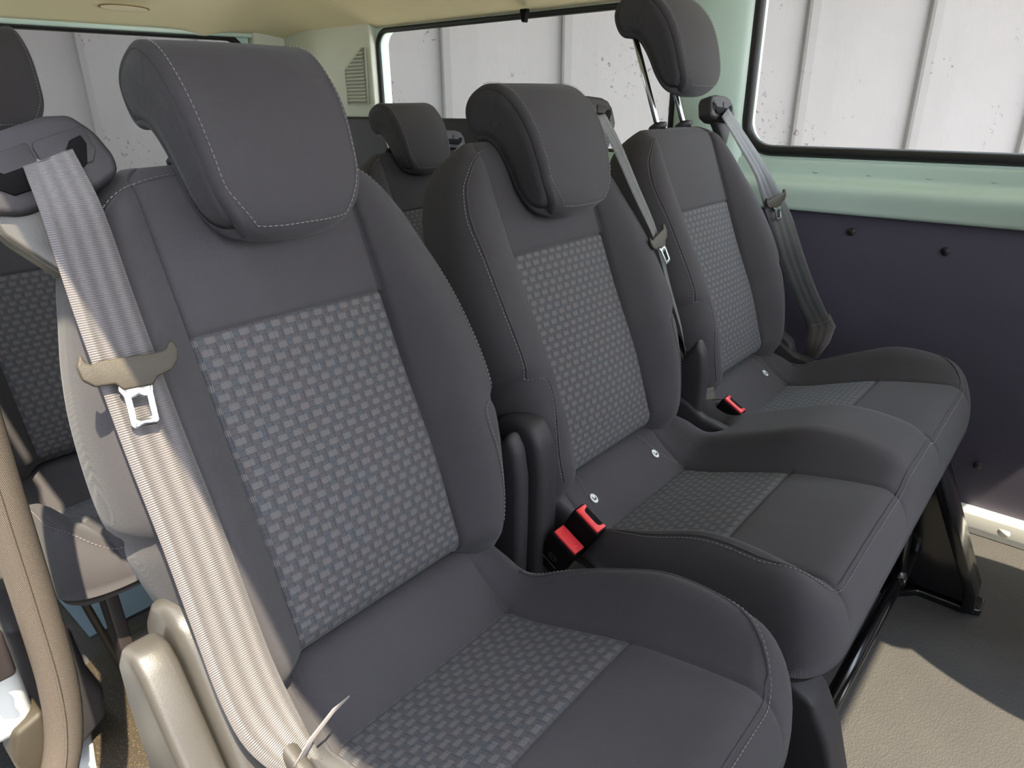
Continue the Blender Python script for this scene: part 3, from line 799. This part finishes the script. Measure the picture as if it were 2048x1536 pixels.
ring = [i for i in range(n)] + [j*n+n-1 for j in range(1, 81)] + [80*n+i for i in range(n-2, -1, -1)] + [j*n for j in range(79, 0, -1)]
F += [(ring[i], k0+ring[i], k0+ring[(i+1) % len(ring)], ring[(i+1) % len(ring)]) for i in range(len(ring))]
mesh('ceiling', V, F, M_headl, kind='structure')
# header rail above the rear window
prism('trim_6', [(YR-.03, 1.135), (YR-.03, 1.16), (YR+.0, 1.16), (YR, 1.135)], -.3, 1.30, 'X', M_paint, r=.004, kind='structure')
lamp = thing('dome_lamp', 'slim cream courtesy lamp set in the headliner above the rear window', 'lamp', (.79, 1.965, 1.189))
lamp.rotation_euler = (-.53, 0, 0)

seat_g = None
# ------------------------------------------------------------------ middle row: single seat by the door
def recl(o): return o
def build_seat(name, label, cx, y, z0, heads, guides, centres=(0,), detail=True, group=None, tags=True, ZB=ZB):
    r_ = thing(name, label, 'seat', (cx, y, 0), group)
    for c, dh in zip(centres, heads):
        build_back(r_, c, z0, detail); build_head(r_, c+.007, z0, dh, detail)
    cu, P = build_cushion(r_, centres, z0, detail, ZB=ZB)
    return r_, cu, P

# dark wall added unseen on the door side to cut the ambient light
box('light_block_wall', (-2.6, -3.2, -.36), (-2.4, 6, 4.2), simple('dark light block', (70, 70, 72), .9), r=0, kind='structure')
A, cuA, PA = build_seat('single_seat', 'nearest dark grey single seat by the door opening, pale sunlit belt on its left', .1125, 0, Z0, (.035,), None)
O, X = build_guide(A, -.182, .462, .014, Z0, -1, pale=True, yaw=.12, roll=.24)
pts = [BP(-.176, .466, .018), BP(-.178, .448, .028), BP(-.182, .41, .046), BP(-.186, .34, .052), BP(-.188, .28, .056), BP(-.189, .22, .058), BP(-.188, .14, .058), BP(-.188, .06, .056), BP(-.188, .01, .056), BP(-.186, -.03, .06), BP(-.180, -.06, .064), BP(-.172, -.085, .064), BP(-.165, -.11, .058)]
pp = smoothloop(pts, 4, False); wd = []; wi = []
for i, p in enumerate(pp):
    f = i/(len(pp)-1); yaw = .30*(1-sstep(0, .3, f)) + .0
    wd.append((math.cos(yaw), -math.sin(yaw), .2*(1-sstep(0, .2, f)))); wi.append((.038+.008*sstep(0, .3, f)+.005*sstep(.3, .7, f)) if f < .72 else .051-.024*sstep(.72, 1, f))
belt('belt_webbing', pp, wi, M_web, A, wd, crown=.001)
build_tongue(A, BP(-.187, .290, .062), BP(0, .285, 0)-BP(0, .25, 0)+Vector((.004, 0, 0)), (1, 0, 0.16), Nn, scale=.84)
tA = None
# paper flag on the belt end
belt('belt_label', [BP(-.18, -.075, .075), BP(-.165, -.06, .082), BP(-.14, -.05, .084), BP(-.12, -.05, .08)], [.016, .013, .011, .003], M_tag, A, [(0, -.3, 1)]*4, th=.0006)
# pale side cover and recline lever at the door side
co = [(.075, .18), (.09, .30), (.095, .42), (.085, .475), (.06, .508), (.035, .518), (.008, .508), (-.012, .48), (-.03, .44), (-.06, .38), (-.10, .30), (-.15, .22), (-.2, .18)]
prism('side_cover', co, -.216, -.172, 'X', M_pl2, A, r=.012, seg=4)
le = [(.05, .30), (.06, .42), (.056, .468), (.036, .496), (.012, .498), (-.004, .484), (-.03, .437), (-.06, .385), (-.11, .30), (-.16, .22), (-.02, .18)]
lv = prism('recline_lever', le, -.252, -.219, 'X', M_pl2, A, r=.008, seg=4)
prism('side_valance', [(.02, .20), (.02, .40), (-.03, .425), (-.10, .40), (-.2, .36), (-.33, .33), (-.36, .24)], -.186, -.170, 'X', M_pl2, A, r=.006, seg=3)
hinge_cover(A, .200, .226, Z0, M_pl, dy=.03, top=.505)

def makers_oval(b, X, z):
    pts = [(.0085*math.cos(k/24*2*math.pi), -.0158, z+.0045*math.sin(k/24*2*math.pi)) for k in range(24)]
    o = tube('moulded_oval', [X @ Vector(p) for p in pts], .0003, M_tong, b, 5, closed=True)
    box('moulded_line', (-.013, -.0162, z-.0125), (.013, -.0152, z-.0118), M_tong, b, r=0, X=X)
    R_ = X @ Matrix.Translation((0, -.0158, z)) @ Matrix.Rotation(math.pi/2, 4, 'X')
    text_mark('moulded_lettering', 'Ford', .0062, R_, M_tong, b)
def near_buckle():
  bA, XA = build_buckle(Bn, (-.2027, -.035, .322), (0, -.5, .86), (0, -.86, -.5), h=.062, w=.023, d=.0125)
  makers_oval(bA, XA, .034)
# fixing legs under the single seat
def floor_leg(root, cx, y0, y1, z0, name='leg', mat=None, w=.02):
    prism(name, [(y0-.03, z0), (y0+.06, z0), (y1+.045, .03), (y1+.05, .0), (y1-.05, .0), (y1-.045, .03)], cx-w, cx+w, 'X', mat or M_pl, root, r=.006, seg=3)
floor_leg(A, -.15, -.30, -.34, .25); floor_leg(A, .15, -.30, -.34, .25)
floor_leg(A, -.15, -.02, .02, .25); floor_leg(A, .15, -.02, .02, .25)

# ------------------------------------------------------------------ middle row: double bench
BX = .5667; PI_ = .47
Bn, cuB, PB = build_seat('double_bench', 'dark grey two-place bench by the far wall, seats joined in one cushion', BX, 0, Z0, (0.0, .170), None, centres=(0, PI_))
for c, tw in ((0, 0), (PI_, 0)):
    build_guide(Bn, c+.172, .486, .010, Z0, 1, yaw=.15, roll=-.16, depth=.03)
# belt of the middle place hangs edge-on to the camera, the window place lies flatter
def hang(c, path, wds, wid, name='belt_webbing'):
    P_ = smoothloop([BP(c+u, v, n) for u, v, n in path], 4, False); k = len(P_)-1; W_ = []
    for i in range(k+1):
        f = i/k*(len(wds)-1); a = int(min(f, len(wds)-2)); W_.append(Vector(wds[a]).lerp(Vector(wds[a+1]), f-a))
    return belt(name, P_, wid, M_web2, Bn, W_, crown=.0008)
hang(0, [(.162, .478, .022), (.17, .43, .032), (.19, .35, .034), (.212, .265, .036), (.222, .18, .03), (.238, .09, .022), (.252, .01, .0), (.256, -.04, -.02)],
     [(.95, .1, 0), (.95, .2, 0), (.95, .25, 0), (.9, .4, 0), (.85, .45, 0), (.8, .5, 0), (.8, .4, 0)], .044)
cb = [(1.198, .155, .888), (1.225, .12, .83), (1.262, .09, .77), (1.292, .070, .712), (1.310, .050, .665), (1.326, .018, .58), (1.334, -.022, .50), (1.337, -.062, .435)]
cw = [(1, 0, 0), (1, -.1, 0), (1, -.15, 0), (.9, -.4, 0), (.7, -.7, 0), (.3, -1, 0), (.1, -1, 0), (0, -1, 0)]
P_ = smoothloop([Vector((a-BX, b, c)) for a, b, c in cb], 4, False); k_ = len(P_)-1; W_ = []
for i in range(k_+1):
    f = i/k_*7; a = int(min(f, 6)); W_.append(Vector(cw[a]).lerp(Vector(cw[a+1]), f-a))
belt('belt_webbing', P_, .052, M_web2, Bn, W_, crown=.0008)
build_tongue(Bn, BP(.206, .268, .040), BP(-.01, .285, 0)-BP(0, .245, 0), (.85, .1, .1), (-.3, -.95, .2), scale=.8)
build_tongue(Bn, (1.293-BX, .062, .712), (-.03, .04, .17), (.95, -.25, .1), Nn, scale=.8)
# hinge covers between the places
hinge_cover(Bn, -.224, -.184, Z0, M_pl, dy=.018, top=.54)
hinge_cover(Bn, .222, .250, Z0, M_pl, dy=.012, top=.50)
prism('hinge_cover', [(.05, .28), (.055, .38), (.03, .425), (-.0, .435), (-.035, .41), (-.05, .36), (-.05, .28)], PI_+.205, PI_+.235, 'X', M_pl, Bn, r=.008, seg=3)
# lower side shields that sweep forward beside the cushion
sh = [(.05, .30), (.05, .40), (.02, .42), (-.02, .405), (-.05, .385), (-.10, .375), (-.16, .37), (-.18, .33), (-.1, .28)]
prism('side_shield', sh, PI_+.195, PI_+.225, 'X', M_pl, Bn, r=.006, seg=3)
prism('side_shield', [(a, b+.01) for a, b in sh[:6]]+[(-.07, .30)], .216, .240, 'X', M_pl, Bn, r=.006, seg=3)
# anchor clip and sleeve where the belts meet the frame
belt('anchor_clip', [Vector((.222, -.005, .400)), Vector((.240, -.03, .425)), Vector((.262, -.045, .428)), Vector((.266, -.050, .415))], [.022, .022, .024, .024], M_tong, Bn, [(.2, -.6, -.7)]*4, th=.003)
belt('anchor_sleeve', [Vector((1.338-BX, -.055, .447)), Vector((1.340-BX, -.066, .428)), Vector((1.335-BX, -.066, .40)), Vector((1.318-BX, -.06, .36))], [.060, .064, .052, .03], M_web, Bn, [(0, -1, .15)]*4, th=.004)
near_buckle()
build_buckle(Bn, (-.178, -.052, .350), (0, -.5, .86), (0, -.86, -.5), h=.062, w=.023, d=.0125, open_=True)
build_buckle(Bn, (.293, -.045, .352), (0, -.5, .86), (0, -.86, -.5), h=.058, w=.022, d=.0125, open_=True)
for c, ulist in ((0, (-.088, .092)), (PI_, (.09,))):
    for u in ulist: build_tag(Bn, PB, c, u, .028)
# steel frame and legs of the bench
cyl('frame_tube', (-.13, -.368, .085), (PI_+.13, -.374, .085), .0125, M_blk, Bn, 20)
cyl('tube_sleeve', (PI_-.06, -.372, .085), (PI_+.02, -.373, .085), .0150, M_blk, Bn, 20)
cyl('frame_tube', (-.13, -.34, .235), (PI_+.17, -.34, .235), .011, M_blk, Bn, 16)
cyl('brace', (PI_+.01, -.372, .09), (PI_+.10, -.30, .24), .010, M_blk, Bn, 14)
cyl('brace', (PI_-.02, -.36, .24), (PI_-.03, -.374, .085), .009, M_blk, Bn, 14)
lg = prism('leg', [(-.25, .30), (-.365, .30), (-.405, .20), (-.474, .055), (-.482, .02), (-.30, .02), (-.29, .06)], PI_+.055, PI_+.09, 'X', M_blk, Bn, r=.004, seg=3)
prism('leg_flange', [(-.36, .30), (-.385, .30), (-.492, .055), (-.495, .016), (-.475, .016), (-.472, .055)], PI_+.035, PI_+.098, 'X', M_blk, lg, r=.003, seg=2)
prism('foot', [(PI_+.01, -.36), (PI_+.025, -.375), (PI_+.05, -.40), (PI_+.05, -.47), (PI_+.06, -.505), (PI_+.105, -.505), (PI_+.12, -.48), (PI_+.12, -.30), (PI_+.02, -.30)], .0, .016, 'Z', M_blk, lg, r=.004, seg=3)
cyl('foot_bolt', (PI_+.105, -.46, .014), (PI_+.105, -.46, .024), .011, M_blk, lg, 6)
cyl('foot_bolt', (PI_+.035, -.355, .014), (PI_+.035, -.355, .028), .009, M_blk, lg, 6)
# near leg: curved plastic shroud with a black latch shoe behind it
lg2 = prism('leg', [(-.24, .26), (-.355, .285), (-.385, .27), (-.41, .22), (-.445, .10), (-.47, .0), (-.40, .0), (-.36, .10), (-.30, .2)], -.16, -.105, 'X', M_pl, Bn, r=.008, seg=4)
prism('leg', [(-.02, .26), (-.10, .26), (-.06, .0), (.04, .0)], -.15, -.12, 'X', M_pl, Bn, r=.006)
prism('leg', [(.0, .26), (-.08, .26), (-.04, .0), (.06, .0)], PI_+.11, PI_+.14, 'X', M_blk, Bn, r=.004)
box('latch_shoe', (-.06, -.335, .0), (.0, -.235, .034), M_blk, Bn, r=.007)
box('shoe_cap', (-.05, -.325, .033), (-.010, -.245, .040), M_plg, Bn, r=.003)
box('base_rail', (-.16, -.30, .0), (PI_+.05, -.255, .03), M_blk, Bn, r=.004)

# ------------------------------------------------------------------ rear row (copies share meshes of one built seat)
RY, RZ = .82, -.075
def dup(root, loc, label, cat=None, group=None, drop=(), hd=0.0):
    r_ = root.copy(); COL.objects.link(r_); r_.location = loc; r_['label'] = label
    if group: r_['group'] = group
    for ch in list(root.children):
        if ch.name.split('.')[0] in drop: continue
        c_ = ch.copy(); COL.objects.link(c_); c_.parent = r_
        for gch in ch.children:
            d_ = gch.copy(); COL.objects.link(d_); d_.parent = c_
    return r_
E1, cuE, PE = build_seat('rear_seat', 'rear row seat nearest the door opening, head restraint against the left window, partly sunlit cushion', .1125, RY, Z0+RZ, (.195,), None, detail=True, ZB=.365)
E1['group'] = 'rear row seats'
prism('leg', [(-.27, .24), (-.31, .24), (-.33, .02), (-.29, .02)], -.145, -.125, 'X', M_brn, E1, r=.003)
prism('leg', [(-.22, .24), (-.25, .24), (-.25, .02), (-.22, .02)], -.02, .0, 'X', M_brn, E1, r=.003)
cyl('brace', (-.165, -.24, .24), (-.135, -.26, .04), .006, M_tong, E1, 10)
box('frame_plate', (-.06, -.36, .15), (.03, -.35, .26), M_brn, E1, r=.003)
box('latch_shoe', (-.10, -.27, .0), (-.02, -.18, .04), M_blk, E1, r=.006)
E2 = dup(E1, (.1125+.46, RY, 0), 'rear row middle seat, only its shoulder showing behind the nearest head restraint', drop=('brace',))
E3 = dup(E1, (.1125+.945, RY, 0), 'rear row seat at the far window, low head restraint beneath the air vent')
for e_, g_ in ((E1, -1), (E2, 1), (E3, 1)): build_guide(e_, .166*g_, .478, .004, Z0+RZ, g_, yaw=.15, roll=-.16*g_, depth=.03)
def shift_head(root, dh):
    for ch in root.children:
        if ch.name.startswith('head_restraint'): ch.location = Vv*dh
shift_head(E3, -.145); shift_head(E2, -.175)
# belt on the far rear seat
P_ = smoothloop([BP(.158, .448, .02, Z0+RZ), BP(.185, .40, .024, Z0+RZ), BP(.215, .32, .018, Z0+RZ), BP(.235, .15, .0, Z0+RZ), BP(.24, .0, .0, Z0+RZ)], 4, False)
belt('belt_webbing', P_, .046, M_web2, E3, [(1, -.2, 0)]*len(P_), crown=.0008)
# front row seats whose shade falls on the floor
for o_ in A.children:
    if o_.name.startswith('side_cover'): o_['label'] = 'pale satin plastic side cover'
    if o_.name.startswith('belt_webbing'): o_['label'] = 'sunlit grey ribbed belt'
F1_ = dup(A, (.985, -1.02, 0), 'front passenger seat beyond the right picture edge, its shade on the vinyl floor', drop=('belt_label', 'side_cover', 'recline_lever', 'side_valance'))
F2_ = dup(A, (.12, -1.03, 0), 'front driver seat beyond the lower picture edge', drop=('belt_label', 'side_cover', 'recline_lever', 'side_valance'))
for f_ in (F1_, F2_): f_.name = 'front_seat'
# ------------------------------------------------------------------ door aperture, sill and ground at lower left
sp_ = smoothloop([(-.150, .25, 1.20), (-.150, .25, .90), (-.152, .25, .70), (-.155, .25, .56), (-.157, .25, .44), (-.160, .25, .34), (-.168, .25, .273), (-.184, .248, .222), (-.215, .245, .17), (-.26, .24, .14)], 6, False)
sp_ = [p+Vector((.006, 0, 0)) for p in sp_]
seal = thing('door_seal', 'beige woven rubber door seal curving down the lower left corner', 'door seal', (0, 0, 0))
tube('seal_lip', sp_, .019, M_seal, seal, 20, flat=1.0)
tube('seal_ridge', [p+Vector((-.004, -.019, 0)) for p in sp_], .0016, M_seal, seal, 8)
box('trim_7', (-.33, .275, .262), (-.178, .40, 1.24), M_white, r=.02, seg=4, kind='structure')
box('trim_8', (-.33, .275, -.02), (-.25, YR, .145), M_white, r=.02, seg=4, kind='structure')
bump = thing('door_buffer', 'small brown rubber door buffer beside the woven seal above the asphalt', 'buffer', (-.194, .285, .235))
prism('buffer_pad', [(-.012, -.055), (-.02, .01), (-.01, .045), (.02, .055), (.02, -.06)], -.02, .025, 'Y', M_tong, bump, r=.006)
strk = thing('door_striker', 'dark door striker on white metal at the left picture edge', 'striker', (-.205, .262, .385))
box('striker_plate', (-.02, -.004, -.03), (.022, .014, .03), M_brn, strk, r=.006)
tube('striker_loop', [(-.01, -.002, .018), (-.01, -.022, .018), (-.006, -.028, .01), (-.006, -.028, -.01), (-.01, -.022, -.018), (-.01, -.002, -.018)], .005, M_chr, strk, 10)
mat_ = prism('trim_9', [(-.10, -.42), (-.118, .44), (-.06, .66), (.03, .70), (.10, .68), (.10, -.42)], 0, .012, 'Z', M_step, r=.004, kind='structure')
prism('trim_10', [(-.122, -.45), (-.140, .44), (-.09, .66), (-.06, .66), (-.118, .44), (-.10, -.45)], -.05, .006, 'Z', M_white, r=.004, kind='structure')
blk = thing('pillar_trim', 'smooth charcoal pillar foot trim behind the woven door seal', 'trim', (-.09, .50, .0))
prism('trim_shell', [(-.035, .02), (.01, .05), (.016, .10), (.005, .15), (.0, .23), (-.03, .26), (-.07, .27), (-.07, .02)], -.03, .10, 'Y', M_pl, blk, r=.012, seg=4)
st_ = thing('pull_strap', 'narrow ribbed pull strap looped over the speckled step beside the seat', 'strap', (-.035, .30, .05))
P_ = smoothloop([(.015, .10, .10), (.0, .05, .05), (-.012, .0, .0), (-.016, -.03, -.022), (-.006, -.045, -.03), (.006, -.03, -.01), (.012, .02, .03), (.02, .06, .07)], 4, False)
belt('strap_loop', P_, .016, M_web, st_, [(1, .5, .2)]*len(P_), th=.0016)
box('floor_pan', (-.02, .74, .001), (.22, 1.15, .004), simple('blue grey floor paint', (122, 150, 172), .35), r=0, kind='structure')
prism('bounce_ground', [(1.7, -6), (9, -6), (9, 9), (-.8, 9), (-.8, 2.6), (1.7, 2.6)], -.362, -.34, 'Z', simple('pale bounce ground', (196, 190, 180), .9), r=0, kind='structure')  # pale ground added out of view to bounce light onto the ceiling
gr = box('ground', (-6, -6, -.40), (9, 9, -.36), M_asph, r=0, kind='structure')

# concrete wall with stepped vertical panels behind the vehicle
wall_o = Vector((-.261, -.509, 0)) + 3.6*Vector((math.cos(az), math.sin(az), 0)); lt = Vector((math.sin(az), -math.cos(az), 0)); fd = Vector((math.cos(az), math.sin(az), 0))
V = []; F = []; UVc = []
prof = []
for k in range(-9, 10):
    x0 = -.321+.574*k
    for t, d in ((0, 0), (.0015, .03), (.02, .04), (.08, .046), (.3, .040), (.6, .022), (.9, .004)): prof.append((x0+.574*t, -d+.04))
for z in (-.36, 2.0):
    for a, d in prof: V.append(wall_o+lt*a+fd*d+Vector((0, 0, z)))
n = len(prof)
for i in range(n-1): F.append((i, i+1, n+i+1, n+i))
k0 = len(V)
for z in (-.36, 2.0):
    for a in (prof[0][0], prof[-1][0]): V.append(wall_o+lt*a+fd*.4+Vector((0, 0, z)))
F += [(k0, k0+1, k0+3, k0+2)]
mesh('wall_concrete', V, F, M_conc, smooth=False, kind='structure')

# overhanging slab added out of view to keep sun off the concrete wall
V = [wall_o+lt*a+fd*b+Vector((0, 0, z)) for z in (2.0, 2.06) for a, b in ((-6, .3), (6, .3), (6, -.95), (-6, -.95))]
bevel('sun_shade_slab', V, [(0, 1, 2, 3), (7, 6, 5, 4), (0, 4, 5, 1), (1, 5, 6, 2), (2, 6, 7, 3), (3, 7, 4, 0)], M_white, r=0, kind='structure')
# headliner fittings
tube('lamp_rim', [(.075*math.cos(a_)*(.6 if False else 1), .012*math.sin(a_), 0) for a_ in [k/24*2*math.pi for k in range(24)]], .0022, M_lrim, lamp, 8, closed=True)
prism('lamp_lens', [(.072*math.cos(k/24*2*math.pi), .011*math.sin(k/24*2*math.pi)) for k in range(24)], -.004, .002, 'Z', M_lamp, lamp, r=.001)
hk = thing('coat_hook', 'small dark coat hook under the headliner edge above the far window', 'hook', (XW-.03, .86, 1.135))
prism('hook_body', [(-.012, .012), (.014, .012), (.010, -.002), (.007, -.020), (-.004, -.022), (-.006, -.004)], -.012, .006, 'X', M_plg, hk, r=.003)
